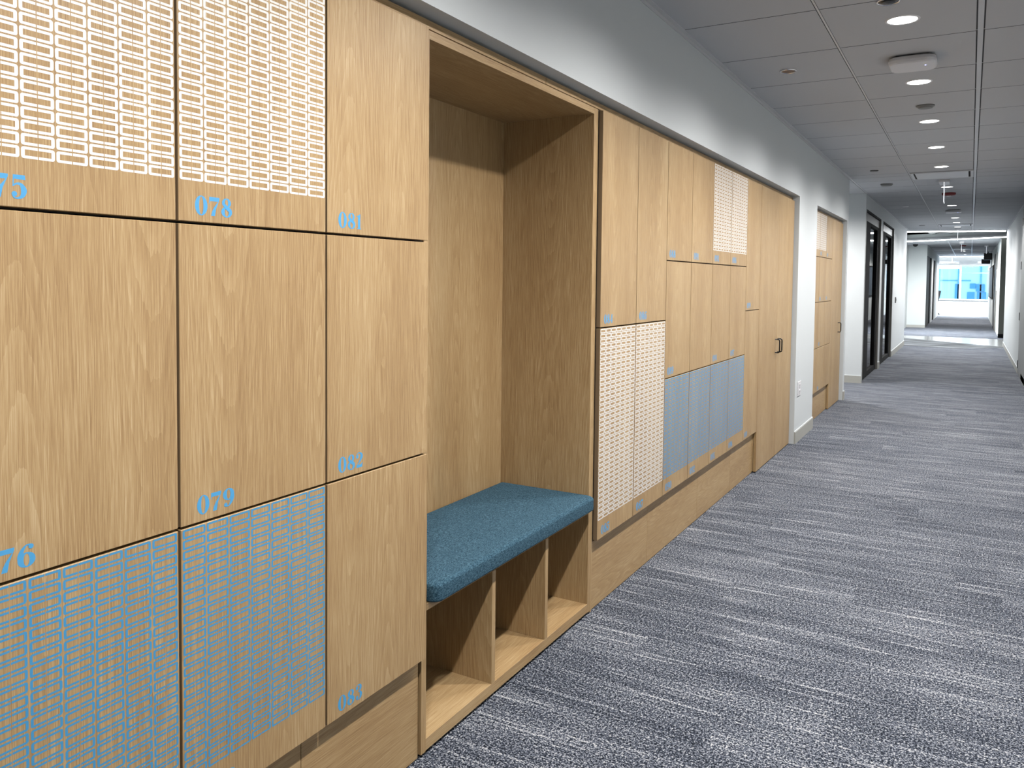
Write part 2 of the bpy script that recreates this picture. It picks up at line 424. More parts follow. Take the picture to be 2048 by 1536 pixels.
# wall angle mouldings along the ceiling edge
m = MB()
m.box(XW, XW + 0.026, -3.2, 11.14, HC - 0.004, HC + 0.004, M_TEE); m.box(XW, XW + 0.004, -3.2, 11.14, HC - 0.022, HC - 0.004, M_TEE)
m.box(XR - 0.02, XR, -3.2, YE, HC - 0.004, HC + 0.004, M_TEE)
m.box(XW, XW + 0.02, 11.14, 21.9, HC - 0.003, HC + 0.003, M_TEE)
struct(m, 'trim_4', 'metal ceiling edge moulding')

# ------------------------------------------------------------------ walls
OT = 2.266   # top of the locker openings
m = MB()
XB = -1.95   # back of the thick left wall
m.box(XB, XW, -3.2, 11.14, OT, HC + 0.02, M_WALL)
m.box(XB, XW, 7.755, 8.735, 0, OT, M_WALL)
m.box(XB, XW, 11.02, 11.14, 0, OT, M_WALL)
m.box(XB, -1.90, -3.2, 11.14, 0, OT, M_DARK)
# facing wall of the side passage and the glazed office front
m.box(-5.0, XW, 13.05, 13.14, 0, HC + 0.02, M_WALL)
S1a, S1b, S2a, S2b, SH = 13.14, 15.42, 15.78, 18.15, 2.58
m.box(-1.48, XW, 13.14, 21.9, SH, HC + 0.02, M_WALL)
m.box(-1.48, XW, S1b, S2a, 0, SH, M_WALL); m.box(-1.48, XW, S2b, 21.9, 0, SH, M_WALL)
m.box(-5.0, -1.48, 21.78, 21.9, 0, HC + 0.02, M_WALL)
struct(m, 'wall_left', 'white wall above and between the oak locker banks')
m = MB()
m.box(-5.1, -5.0, 11.0, 31.2, 0, 3.6, M_WALL)
m.box(-5.0, -1.9, 11.02, 11.14, 0, HC + 0.02, M_WALL)
struct(m, 'wall_side', 'white wall at the end of the side passage')
m = MB()
m.box(XR, XR + 0.12, -3.2, 23.25, 0, HC + 0.02, M_WALL)
struct(m, 'wall_right', 'white wall along the right of the corridor')
m = MB()
m.box(XR + 0.12, 5, 23.1, 23.2, 0, 3.6, M_WALL); m.box(4.9, 5, 23.2, 31, 0, 3.6, M_WALL)
m.box(0.70, 5, 26.5, 26.7, 0, 3.3, M_COLUMN)
m.box(0.71, 0.83, 26.7, 43.4, 0, HC, M_GREYWALL)
struct(m, 'wall_right_far', 'soft grey wall beyond the cross passage')
m = MB(); m.box(0.69, 0.95, 26.46, 26.5, 0, 0.11, M_DARKFR); struct(m, 'baseboard_right_far', 'dark baseboard block under grey wall end')
m = MB(); m.box(XW - 0.6, XR + 0.1, -3.3, -3.2, 0, HC + 0.02, M_WALL); struct(m, 'wall_back')
m = MB()
m.box(-1.98, -1.86, 26.0, 31.0, 0, 3.3, M_GREYWALL)
m.box(-5.0, -1.30, 31.0, 31.15, 0, 3.3, M_GREYWALL)
struct(m, 'wall_recess', 'grey wall facing the camera past the led strips')

# baseboards
def bb(name, x0, x1, y0, y1, h=0.115):
    m = MB(); m.box(x0, x1, y0, y1, 0, h - 0.008, M_BASEB); 
    if abs(x1 - x0) < abs(y1 - y0): m.box(min(x0, x1), max(x0, x1) - 0.004, y0, y1, h - 0.008, h, M_WALL)
    else: m.box(x0, x1, y0 + 0.004, y1, h - 0.008, h, M_WALL)
    struct(m, name)
bb('baseboard_left', XW, XW + 0.012, 7.758, 8.733)
bb('baseboard_left_2', XW, XW + 0.012, 11.022, 11.14)
bb('baseboard_side', -5.0, XW, 13.038, 13.05)
bb('baseboard_left_3', XW, XW + 0.012, S1b + 0.05, S2a - 0.05)
bb('baseboard_left_4', XW, XW + 0.012, S2b + 0.05, 21.9)
bb('baseboard_right', XR - 0.012, XR, -3.2, 15.0, 0.1)
bb('baseboard_right_2', XR - 0.012, XR, 15.98, 23.25, 0.1)
bb('baseboard_recess', -1.86, -1.30, 30.988, 31.0, 0.1)

# ------------------------------------------------------------------ lettering
def cat_rom(pts, n=8):
    out = []
    for i in range(len(pts) - 1):
        p0, p1, p2, p3 = pts[max(i - 1, 0)], pts[i], pts[i + 1], pts[min(i + 2, len(pts) - 1)]
        for k in range(n):
            t = k / n
            out.append(tuple(0.5 * (2 * b + (c - a) * t + (2 * a - 5 * b + 4 * c - d) * t * t + (3 * b - a - 3 * c + d) * t ** 3) for a, b, c, d in zip(p0, p1, p2, p3)))
    out.append(pts[-1]); return out
def g_stroke(pts):
    P = cat_rom(pts); q = []
    for i, (x, y, w) in enumerate(P):
        a = P[max(i - 1, 0)]; b = P[min(i + 1, len(P) - 1)]
        dx, dy = b[0] - a[0], b[1] - a[1]; l = math.hypot(dx, dy) or 1
        q.append(((x - dy / l * w / 2, y + dx / l * w / 2), (x + dy / l * w / 2, y - dx / l * w / 2)))
    return [[q[i][0], q[i][1], q[i + 1][1], q[i + 1][0]] for i in range(len(q) - 1)]
def g_ring(cx, cy, rx, ry, ix, iy, n=30):
    o = [(cx + rx * math.cos(2 * PI * i / n), cy + ry * math.sin(2 * PI * i / n)) for i in range(n)]
    k = [(cx + ix * math.cos(2 * PI * i / n), cy + iy * math.sin(2 * PI * i / n)) for i in range(n)]
    return [[o[i], o[(i + 1) % n], k[(i + 1) % n], k[i]] for i in range(n)]
def g_ball(cx, cy, r, n=14): return [[(cx + r * math.cos(2 * PI * i / n), cy + r * math.sin(2 * PI * i / n)) for i in range(n)]]
def g_flip(ps, w): return [[(w - x, 1 - y) for x, y in p] for p in ps]
G6 = g_ring(.39, .31, .37, .33, .12, .27) + g_stroke([(.14, .32, .22), (.13, .52, .22), (.22, .76, .16), (.38, .94, .07), (.55, .95, .07)]) + g_ball(.58, .86, .11)
GL = {
 '0': (.80, g_ring(.40, .5, .38, .52, .13, .47)),
 '1': (.50, [[(.17, .04), (.39, .04), (.39, 1.0), (.17, .86)], [(.02, .80), (.17, .80), (.17, .87)], [(.08, 0), (.48, 0), (.46, .06), (.10, .06)], [(.17, .86), (.17, .87), (.02, .80), (.39, 1.0)]]),
 '2': (.70, g_ball(.15, .74, .12) + g_stroke([(.07, .78, .06), (.14, .92, .06), (.32, .99, .07), (.52, .88, .16), (.55, .70, .24), (.42, .46, .14), (.22, .26, .07), (.08, .13, .06)]) + [[(.05, 0), (.62, 0), (.66, .30), (.61, .30), (.52, .19), (.08, .19)]]),
 '3': (.66, g_ball(.15, .80, .11) + g_stroke([(.07, .84, .05), (.16, .95, .06), (.32, .99, .07), (.48, .90, .15), (.50, .74, .2), (.40, .58, .1), (.26, .53, .05)]) + g_stroke([(.26, .53, .05), (.42, .49, .1), (.53, .30, .23), (.48, .10, .16), (.30, .01, .07), (.14, .05, .06), (.06, .17, .05)]) + g_ball(.15, .18, .11)),
 '4': (.74, [[(.38, 0), (.60, 0), (.60, 1), (.44, 1), (.38, .9)], [(.02, .24), (.70, .24), (.70, .31), (.02, .31)], [(.02, .31), (.09, .31), (.48, 1), (.44, 1)], [(.30, 0), (.68, 0), (.66, .05), (.32, .05)]]),
 '5': (.68, [[(.10, 1), (.58, 1), (.60, .80), (.13, .82)], [(.10, 1), (.14, 1), (.13, .50), (.08, .50)]] + g_stroke([(.09, .52, .05), (.24, .62, .08), (.42, .59, .14), (.53, .36, .24), (.46, .11, .16), (.28, .01, .07), (.13, .05, .06), (.06, .18, .05)]) + g_ball(.15, .19, .11)),
 '6': (.78, G6), '9': (.78, g_flip(G6, .78)),
 '7': (.70, [[(.03, 1), (.67, 1), (.67, .90), (.58, .78), (.03, .78)], [(.03, .78), (.08, .78), (.05, .66), (.01, .66)], [(.67, .90), (.46, .40), (.38, 0), (.14, 0), (.20, .22), (.33, .47), (.58, .78)]]),
 '8': (.74, g_ring(.36, .755, .29, .255, .10, .205) + g_ring(.37, .275, .35, .295, .13, .24) + g_stroke([(.14, .72, .12), (.34, .53, .20), (.60, .30, .14)])),
}
def number_mesh(txt, y, z, x, h=0.040):
    m = MB(); cx = 0
    for i, ch in enumerate(txt):
        wd, ps = GL[ch]
        for q, p in enumerate(ps):
            pts = [(x + 0.000004 * q, y + (cx + a) * h * 1.06, z + b * h) for a, b in p]
            ar = sum(pts[k][1] * pts[(k + 1) % len(pts)][2] - pts[(k + 1) % len(pts)][1] * pts[k][2] for k in range(len(pts)))
            m.poly(pts if ar > 0 else pts[::-1], M_NUM)
        cx += wd + 0.06
    return m

def brick_print(m, y0, y1, zt, rows, pm, x, pitch=0.0226, th=0.0048, tv=0.0064, gap=0.0027):
    """rows of outlined bricks, each split by a hairline in the middle"""
    py = (y1 - y0) / 7.0; hg = 0.0008; r = 0.0042
    for j in range(rows):
        t = zt - j * pitch; b_ = t - (pitch - gap)
        for i in range(7):
            a, c = y0 + i * py + gap * 0.5, y0 + (i + 1) * py - gap * 0.5
            mid = (a + c) / 2
            for sgn in (0, 1):
                e, e2 = (a, mid - hg) if sgn == 0 else (c, mid + hg)
                s_ = 1 if sgn == 0 else -1
                ic = e + s_ * tv
                top_in, bot_in = t - th, b_ + th
                arcT = [(e + s_ * (r - r * math.sin(u)), t - (r - r * math.cos(u))) for u in (0, PI / 6, PI / 3, PI / 2)]
                arcB = [(e + s_ * (r - r * math.cos(u)), b_ + (r - r * math.sin(u))) for u in (0, PI / 6, PI / 3, PI / 2)]
                vs = [(e2, t), (e2, top_in), (ic, top_in), (ic, bot_in), (e2, bot_in), (e2, b_)] + arcT + arcB
                fs = [(0, 6, 2, 1), (6, 7, 2), (7, 8, 2), (8, 9, 2), (9, 10, 3, 2), (10, 11, 3), (11, 12, 3), (12, 13, 3), (13, 5, 4, 3)]
                if sgn: fs = [f[::-1] for f in fs]
                m.raw([(x, p[0], p[1]) for p in vs], fs, pm)

# ------------------------------------------------------------------ lockers
def carcass(y0, y1, z0, z1, loc, parent, xb=-1.86):
    m = MB(); t = 0.016; a, b, c, d = y0 + 0.001, y1 - 0.001, z0 + 0.001, z1 - 0.001
    xf = XF - 0.0035
    M_WV = M_CARC
    m.box(xb, xf, a, a + t, c, d, M_WV); m.box(xb, xf, b - t, b, c, d, M_WV)
    m.box(xb, xf, a + t, b - t, c, c + t, M_WV); m.box(xb, xf, a + t, b - t, d - t, d, M_WV)
    m.box(xb, xb + 0.006, a + t, b - t, c + t, d - t, M_WV)
    return m.build('carcass', loc, parent)

def locker(y0, y1, z0, z1, num, desc, pattern=None, rows=0, group='numbered oak lockers', numh=0.040, pitch=0.0226):
    loc = (XD, y0, z0)
    t = thing('locker', loc, desc, 'locker', group)
    carcass(y0, y1, z0, z1, loc, t)
    g = GAP / 2
    m = MB(); m.box(XF - 0.001, XD, y0 + g, y1 - g, z0 + g * 0.9, z1 - g * 0.9, M_WV, 0.0011)
    if pattern:
        brick_print(m, y0 + g + 0.002, y1 - g - 0.002, z1 - g - 0.0015, rows, pattern, XD + 0.00015, pitch, *((0.0048, 0.0064, 0.0027) if pattern is M_WPAT else ((0.0040, 0.0052, 0.0036) if y0 < 3 else (0.0050, 0.0064, 0.0030))))
    k = m._mi(M_DOOREDGE)
    for i in range(26):          # the two narrow upright edges get a darker brown, deepening the gaps
        ys_ = [m.v[j][1] for j in m.f[i]]
        if max(ys_) - min(ys_) < 1e-6: m.m[i] = k
    d = m.build('door', loc, t)
    if pattern: d['label'] = ('white' if pattern is M_WPAT else 'blue') + ' brick outline print on oak door'
    if num:
        n = number_mesh(num, y0 + 0.043, z0 + 0.018, XD + 0.0002, numh).build('number', loc, d)
        n['label'] = 'blue number ' + num
    return t

A = 'light oak locker door '
K = lambda k: Y0 + k * CW
J = lambda k: Y1 + k * CW
locker(K(-1), K(0), Z1, ZT, '075', A + 'with white brick print numbered 075, upper left corner', M_WPAT, 24)
locker(K(-1), K(0), Z2, Z1, '076', A + 'numbered 076, plain, middle row at left picture edge')
locker(K(-1), K(0), Z0, Z2, '077', A + 'with blue brick print, lower left corner under number 076', M_BPAT, 24)
locker(K(0), K(1), Z1, ZT, '078', A + 'with white brick print numbered 078', M_WPAT, 24)
locker(K(0), K(1), Z2, Z1, '079', A + 'numbered 079, plain')
locker(K(0), K(1), Z0, Z2, '080', A + 'with blue brick print directly under locker 079', M_BPAT, 24)
locker(K(1), K(2), Z1, ZT, '081', A + 'numbered 081, plain, top row beside the bench alcove')
locker(K(1), K(2), Z2, Z1, '082', A + 'numbered 082, plain, middle row beside the bench alcove')
locker(K(1), K(2), Z0, Z2, '083', A + 'numbered 083, plain, bottom row left of the bench')
locker(J(0), J(1), ZM, ZT, '084', 'tall plain oak locker door numbered 084, just right of the bench alcove')
locker(J(0), J(1), Z0, ZM, '085', 'tall white brick print locker door numbered 085, right beside the blue cushion', M_WPAT, 38)
locker(J(1), J(2), ZM, ZT, '086', 'tall plain oak locker door numbered 086, second after the alcove')
locker(J(1), J(2), Z0, ZM, '087', 'tall white brick print locker door numbered 087, second after the alcove', M_WPAT, 38)
mid = 'third', 'fourth', 'fifth', 'sixth'
data = [(2, '088', '089', '090'), (3, '091', None, '092'), (4, '093', '094', '095'), (5, '096', '097', '098')]
for i, (k, a, b, c) in enumerate(data):
    wp = k >= 4
    locker(J(k), J(k + 1), Z1, ZT, a, ('white brick print' if wp else 'plain') + ' oak locker numbered %s, top row, %s column past the alcove' % (a, mid[i]), M_WPAT if wp else None, 24)
    locker(J(k), J(k + 1), Z2, Z1, b, 'plain oak locker %s, middle row, %s column past the alcove' % ('numbered ' + b if b else 'without a number', mid[i]))
    locker(J(k), J(k + 1), Z0, Z2, c, 'blue brick print locker numbered %s, bottom row, %s column past the alcove' % (c, mid[i]), M_BPAT, 24)
locker(J(6), J(7), ZM, ZT, '099', 'tall plain oak locker, upper, left of the black closet handles')
locker(J(6), J(7), Z0, ZM, '100', 'tall plain oak locker, lower, left of the full height closet')

# far bank
B0, BW = 8.775, 0.4445
R4 = [2.225, 1.76, 1.275, 0.782, 0.305]
nn = iter(['101', '102', '103', '104', '105', '106', '107', '108', '109', '110', '111', '112'])
cn = 'left', 'middle', 'right'; rn = 'top', 'second', 'third', 'bottom'
for k in range(3):
    for r in range(4):
        pat = M_WPAT if (r == 0 and k < 2) else None
        num = next(nn)
        if (k, r) in ((2, 2), (2, 3)): num = None
        locker(B0 + k * BW, B0 + (k + 1) * BW, R4[r + 1], R4[r], num,
               ('white brick print' if pat else 'plain') + ' oak locker in the far bank, %s row, %s column' % (rn[r], cn[k]), pat, 17, 'lockers in the far bank')

# ------------------------------------------------------------------ closets with handles
def handle(mb_parent, y, z0, z1, loc, lab=None):
    m = MB(); x = XD; o = 0.036; r = 0.0055
    pts = [(x, y, z0), (x + o - 0.012, y, z0), (x + o - 0.003, y, z0 + 0.004), (x + o, y, z0 + 0.013),
           (x + o, y, z1 - 0.013), (x + o - 0.003, y, z1 - 0.004), (x + o - 0.012, y, z1), (x, y, z1)]
    m.tube(pts, r, M_BLACK, 10)
    h = m.build('handle', loc, mb_parent, smooth=True); h['label'] = lab or 'black bow handle'
C0, C1, CM = J(7) + 0.002, 7.735, 7.075
loc = (XD, C0, 0)
t = thing('wardrobe_closet', loc, 'full height oak double closet with two black handles before the white pier', 'closet')
m = MB()
m.box(-1.86, XF - 0.0035, C0 + 0.001, C0 + 0.018, 0.01, ZT, M_WV); m.box(-1.86, XF - 0.0035, C1 - 0.018, C1, 0.01, ZT, M_WV)
m.box(-1.86, XF - 0.0035, C0 + 0.018, C1 - 0.018, ZT - 0.02, ZT, M_WV); m.box(-1.86, XF - 0.03, C0 + 0.018, C1 - 0.018, 0.0, 0.03, M_WV)
m.box(-1.86, -1.852, C0 + 0.018, C1 - 0.018, 0.03, ZT - 0.02, M_WV); m.build('carcass', loc, t)
for a, b, hy in ((C0, CM, CM - 0.045), (CM, C1, CM + 0.05)):
    m = MB(); m.box(XF - 0.001, XD, a + 0.0015, b - 0.0015, 0.008, ZT - 0.002, M_WV, 0.001); d = m.build('door', loc, t)
    handle(d, hy, 0.895, 1.005, loc)
D0, D1 = B0 + 3 * BW + 0.002, 10.985
loc = (XD, D0, 0)
t = thing('wardrobe_closet', loc, 'full height oak closet with one black handle at the far end of far bank', 'closet')
m = MB()
m.box(-1.86, XF - 0.0035, D0 + 0.001, D0 + 0.018, 0.01, ZT, M_WV); m.box(-1.86, XF - 0.0035, D1 - 0.018, D1, 0.01, ZT, M_WV)
m.box(-1.86, XF - 0.0035, D0 + 0.018, D1 - 0.018, ZT - 0.02, ZT, M_WV); m.box(-1.86, -1.852, D0 + 0.018, D1 - 0.018, 0.0, ZT - 0.02, M_WV)
m.build('carcass', loc, t)
m = MB(); m.box(XF - 0.001, XD, D0 + 0.0015, D1 - 0.0015, 0.008, ZT - 0.002, M_WV, 0.001); d = m.build('door', loc, t)
handle(d, D1 - 0.25, 0.88, 0.995, loc)

# ------------------------------------------------------------------ kick boards and head trim
def kick(n, y0, y1, lab, h=0.314):
    m = MB(); m.box(XF - 0.03, XF - 0.008, y0, y1, 0.004, h, M_WH, 0.0008); struct(m, n, lab)
kick('trim_5', -3.2, 1.48, 'oak kick board under the nearest lockers')
kick('trim_6', 1.482, 1.985, 'oak kick board left of the bench alcove')
kick('trim_7', 3.2895, 4.03, 'oak kick board right of the bench alcove')
kick('trim_8', 4.032, 4.93, 'oak kick board segment')
kick('trim_9', 4.932, 5.72, 'oak kick board segment further on')
kick('trim_10', 5.722, C0 - 0.002, 'oak kick board ending at the closet')
kick('trim_11', 8.74, D0 - 0.002, 'oak kick board under the far locker bank', 0.298)
def head(n, y0, y1, lab):
    m = MB(); m.box(XF - 0.03, XF, y0, y1, ZT + 0.003, ZT + 0.029, M_WH, 0.0006); struct(m, n, lab)
head('trim_12', -3.2, 2.784, 'oak head trim over the near lockers')
head('trim_13', 2.787, 5.4, 'oak head trim over alcove and lockers')
head('trim_14', 5.403, 7.752, 'oak head trim up to the white pier')
head('trim_15', 8.737, 11.018, 'oak head trim over the far locker bank')
m = MB(); m.box(XF - 0.02, XF, C1 + 0.002, 7.753, 0, ZT, M_WV); struct(m, 'trim_16', 'oak filler strip beside the white pier')
m = MB(); m.box(XF - 0.03, XF - 0.012, 8.737, B0 - 0.002, 0, ZT, M_WV); struct(m, 'trim_17', 'oak filler left of the far bank')
m = MB(); m.box(XF - 0.02, XF, D1 + 0.002, 11.018, 0, ZT, M_WV); struct(m, 'trim_18', 'oak filler right of the far bank')
m = MB(); m.box(XF - 0.02, XD, -3.2, K(-1) - 0.004, Z0, ZT, M_WV); struct(m, 'trim_19', 'oak panelling continuing left of the lockers')

# ------------------------------------------------------------------ bench alcove
loc = (XF, 2.6, 0)
al = thing('bench_alcove', loc, 'open oak bench alcove with three cubbies below, between two locker banks', 'bench')
XBK = -1.868
HT = 2.199          # underside of the alcove top
FR = 0.055
m = MB(); m.box(XBK, XF, 1.991, AY0, 0.012, ZT, M_WV); m.build('side_panel', loc, al)
m = MB(); m.box(XBK, XF, AY1, 3.276, 0.012, ZT, M_WV, 0.0006); m.build('side_panel', loc, al)
m = MB(); m.box(XF - 0.03, XF, 3.277, 3.289, 0.004, ZT, M_WV, 0.0006); m.build('edge_strip', loc, al)
m = MB(); m.box(XBK - 0.012, XBK, 1.991, 3.276, 0.012, ZT, M_WV); m.build('back_panel', loc, al)
m = MB(); m.box(XBK, XF, AY0, AY1, HT, ZT, M_WF, 0.0006); m.build('top_panel', loc, al)
BS = 0.052
m = MB(); m.box(XBK, XF, AY0, AY1, 0.014, BS, M_WF, 0.0006); m.build('base_shelf', loc, al)
m = MB(); m.box(XBK, XF - 0.02, AY0, AY1, 0.0, 0.013, M_DARK); m.build('shaded_gap_strip', loc, al)  # dark strip painting the shaded gap under the base shelf
BT0, BT1 = 0.456, 0.478
m = MB(); m.box(XBK, XF - 0.002, AY0, AY1, BT0, BT1, M_WF, 0.0006); m.build('bench_top', loc, al)
for y in (2.4165, 2.8305):
    m = MB(); m.box(XBK, XF, y, y + 0.024, BS, BT0, M_WV, 0.0006); m.build('divider', loc, al)
# cushion
def cushion():
    x0, x1, y0, y1, z0, z1 = XBK + 0.004, -1.386, 2.026, AY1 - 0.001, BT1 + 0.001, 0.546
    y1f = 3.268
    m = MB(); nx, ny = 26, 60; r = 0.02; prof = []
    # rounded-corner outline
    def outline(inset, n=8, yy1=y1):
        pts = []; rc = 0.03
        X0, X1, Y0_, Y1_ = x0 + inset, x1 - inset, y0 + inset, yy1 - inset
        for cx, cy, a0, rr in ((X1 - rc, Y1_ - rc, 0, rc), (X0 + 0.006, Y1_ - 0.006, PI / 2, 0.006), (X0 + 0.006, Y0_ + 0.006, PI, 0.006), (X1 - rc, Y0_ + rc, 1.5 * PI, rc)):
            for k in range(n + 1):
                a = a0 + PI / 2 * k / n; pts.append((cx + rr * math.cos(a), cy + rr * math.sin(a)))
        return pts
    rings = []
    for k in range(7):
        a = PI / 2 * k / 6; rings.append((0.010 * (1 - math.sin(a)), z0 + 0.010 * (1 - math.cos(a))))
    for k in range(9):
        a = PI / 2 * k / 8; rings.append((0.015 * (1 - math.cos(a)), z1 - 0.015 + 0.015 * math.sin(a) - 0.004))
    vs = []; n = 36
    for ins, z in rings: vs += [(x, y, z) for x, y in outline(ins)]
    fs = []
    for k in range(len(rings) - 1):
        for i in range(n):
            j = (i + 1) % n; fs.append((k * n + i, k * n + j, (k + 1) * n + j, (k + 1) * n + i))
    fs.append(tuple(range(n))[::-1])
    top = (len(rings) - 1) * n
    # softly domed top
    last = rings[-1]
    prev = top
    for ins, dz in ((0.045, 0.0022), (0.09, 0.0036), (0.15, 0.0042)):
        b = len(vs); vs += [(x, y, last[1] + dz) for x, y in outline(ins)]
        for i in range(n):
            j = (i + 1) % n; fs.append((prev + i, prev + j, b + j, b + i))
        prev = b
    fs.append(tuple(prev + i for i in range(n)))
    m.raw(vs, fs, M_CUSH)
    return m
o = cushion().build('seat_cushion', (-1.6, 2.6, BT1 + 0.001), smooth=True)
tag(o, 'teal blue woven seat cushion lying on the oak bench in the alcove', 'cushion')

# ------------------------------------------------------------------ ceiling fixtures
def spot(y, x=-0.335, power=P_DOWN, parent=None, loc=None, z=HC - 0.012, angle=None):
    l = bpy.data.lights.new('downlight_beam', 'SPOT'); l.energy = power; l.color = LAMP_COL
    l.spot_size = math.radians(angle or SPOT_ANGLE); l.spot_blend = SPOT_BLEND; l.shadow_soft_size = 0.045
    o = bpy.data.objects.new('downlight_beam', l); COL.objects.link(o)
    o.location = (0, 0, z - HC); o.parent = parent
def downlight(x, y, lab, power=P_DOWN, group='round downlights along the corridor ceiling'):
    loc = (x, y, HC)
    t = thing('recessed_downlight', loc, lab, 'ceiling light', group)
    m = MB(); m.lathe(x, y, [(0.068, HC - 0.0015), (0.071, HC - 0.004), (0.078, HC - 0.003), (0.081, HC)], M_WPL, cap=False); m.build('trim_ring', loc, t, True)
    m = MB(); m.lathe(x, y, [(0.0, HC - 0.003), (0.045, HC - 0.0028), (0.068, HC - 0.0015)], M_LED, cap=False); m.build('lens', loc, t, True)
    spot(y, x, power, t)
LY = [(4.57, 'round lit downlight nearest the camera, between black dome and wifi box', 1), (6.01, 'round lit downlight just behind the near white wifi box', 1),
      (7.49, 'round lit downlight just behind the grey smoke detector', 1), (8.93, 'round lit downlight, fourth from the camera', 1), (10.42, 'round lit downlight just before the first slotted grille', 1),
      (12.62, 'round lit downlight between exit sign and red strobe', 1), (15.6, 'round lit downlight just before the second wifi box', 1),
      (18.5, 'round lit downlight just after the second wifi box', 1), (19.9, 'round lit downlight just before the second slotted grille', 1),
      (21.46, 'round lit downlight last before the led strips', 1), (29.2, 'round lit downlight first beyond the led strips', 1.5),
      (35.9, 'round lit downlight second beyond the led strips', 1.6), (37.5, 'round lit downlight third beyond the led strips', 1.4), (41.3, 'round lit downlight farthest, near the window', 1.5),
      (3.11, 'round downlight overhead across from the bench alcove, above the picture', 1), (1.65, 'round downlight overhead across from locker 081, above the picture', 1),
      (0.19, 'round downlight directly over the camera, above the picture', 1)]
for y, lab, p in LY:
    downlight(-0.335 + 0.0022 * max(0, y - 5), y, lab, P_DOWN * p)
# side passage light
downlight(-2.3, 12.05, 'round downlight in the side passage, hidden behind the lockers', P_DOWN * 1.9, 'round downlights in the side rooms')
downlight(-3.2, 17.0, 'added unseen downlight brightening the glazed office', P_DOWN * 1.8, 'round downlights in the side rooms')  # unseen lamp added to brighten the office behind the glass

# wifi boxes
def wifi(x, y, lab, rz=0.0, s=0.122):
    loc = (x, y, HC); t = thing('wifi_access_point', loc, lab, 'wifi box', 'white wifi boxes on the ceiling')
    def rr(h, n=8, r=0.055):
        pts = []
        for cx, cy, a0 in ((h - r, h - r, 0), (-h + r, h - r, PI / 2), (-h + r, -h + r, PI), (h - r, -h + r, 1.5 * PI)):
            for k in range(n + 1):
                a = a0 + PI / 2 * k / n; px, py = cx + r * math.cos(a), cy + r * math.sin(a)
                pts.append((x + px * math.cos(rz) - py * math.sin(rz), y + px * math.sin(rz) + py * math.cos(rz)))
        return pts
    prof = [(0.108, HC - 0.006), (s, HC - 0.014), (s + 0.003, HC - 0.03), (s - 0.001, HC - 0.045), (s - 0.007, HC - 0.052)]
    vs = []; n = 36
    for h, z in prof: vs += [(px, py, z) for px, py in rr(h)]
    fs = [(k * n + i, (k + 1) * n + i, (k + 1) * n + (i + 1) % n, k * n + (i + 1) % n) for k in range(len(prof) - 1) for i in range(n)]
    fs.append(tuple(range(n))[::-1][::-1]); fs.append(tuple((len(prof) - 1) * n + i for i in range(n))[::-1])
    m = MB(); m.raw(vs, fs, M_WPL); m.build('housing', loc, t)
    m = MB(); m.box(x - 0.085, x + 0.085, y - 0.085, y + 0.085, HC - 0.007, HC, M_GREYPL); m.build('mounting_plate', loc, t)
    m = MB(); m.lathe(x + s * 0.55, y - s * 0.2, [(0.004, HC - 0.0535), (0.004, HC - 0.0515)], M_BLUEDOT, 12); m.build('status_light', loc, t)
wifi(-0.332, 5.37, 'white rounded wifi box with small blue light on the near ceiling')
wifi(-0.303, 16.55, 'white square wifi box on the ceiling far beyond the red strobe')

# detectors, cover plates, dome
def disc(name, x, y, r, prof, mt, lab, cat, ring=None, group=None):
    loc = (x, y, HC); t = thing(name, loc, lab, cat, group)
    m = MB(); m.lathe(x, y, prof, mt, 32); m.build('body', loc, t, False)
    if ring:
        m = MB(); m.lathe(x, y, [(r * 0.86, HC - 0.004), (r * 0.93, HC - 0.008), (r, HC - 0.004), (r, HC)], ring, 32, cap=False); m.build('ring', loc, t, True)
    return t
disc('dome_camera', -0.372, 4.235, 0.052, [(0.044, HC), (0.044, HC - 0.003), (0.03, HC - 0.010), (0.001, HC - 0.013)], M_BLACK, 'black dome camera in a chrome ring at the top picture edge', 'security camera', M_CHROME)
M_OAKREFL = mat('brown_oak_reflection', srgb(150, 118, 92), 0.5)  # brown colour paints in the oak mirrored by the shiny plate
disc('ceiling_speaker', -1.022, 5.32, 0.050, [(0.041, HC), (0.041, HC - 0.003)], M_OAKREFL, 'small round chrome rimmed ceiling fitting with brown centre, nearest the left wall', 'ceiling fitting', M_CHROME)
disc('smoke_detector', -0.329, 6.82, 0.05, [(0.062, HC), (0.062, HC - 0.008), (0.052, HC - 0.014), (0.046, HC - 0.021), (0.02, HC - 0.023), (0.001, HC - 0.023)], M_GREYPL, 'grey round smoke detector between second and third downlight', 'smoke detector')
disc('ceiling_speaker', -1.012, 10.44, 0.045, [(0.04, HC), (0.04, HC - 0.006)], M_BLACK, 'small round black ceiling fitting left of the fifth downlight', 'ceiling fitting', M_DARKFR)
disc('smoke_detector', -1.002, 11.92, 0.06, [(0.075, HC), (0.075, HC - 0.012), (0.06, HC - 0.028), (0.001, HC - 0.030)], M_GREYPL, 'pale round detector at the mouth of the side passage', 'smoke detector')
disc('ceiling_speaker', -1.0, 15.5, 0.045, [(0.045, HC), (0.045, HC - 0.006)], M_WPL, 'small round white ceiling fitting before the glazed office', 'ceiling fitting')
disc('ceiling_speaker', -0.987, 20.66, 0.06, [(0.06, HC), (0.06, HC - 0.008)], M_GREYPL, 'small grey ceiling fitting just before the led strips', 'ceiling fitting')
disc('smoke_detector', -1.63, 30.4, 0.08, [(0.08, HC), (0.08, HC - 0.02), (0.06, HC - 0.06), (0.03, HC - 0.08), (0.001, HC - 0.085)], M_BLACK, 'black dome detector above the grey facing wall', 'security camera')
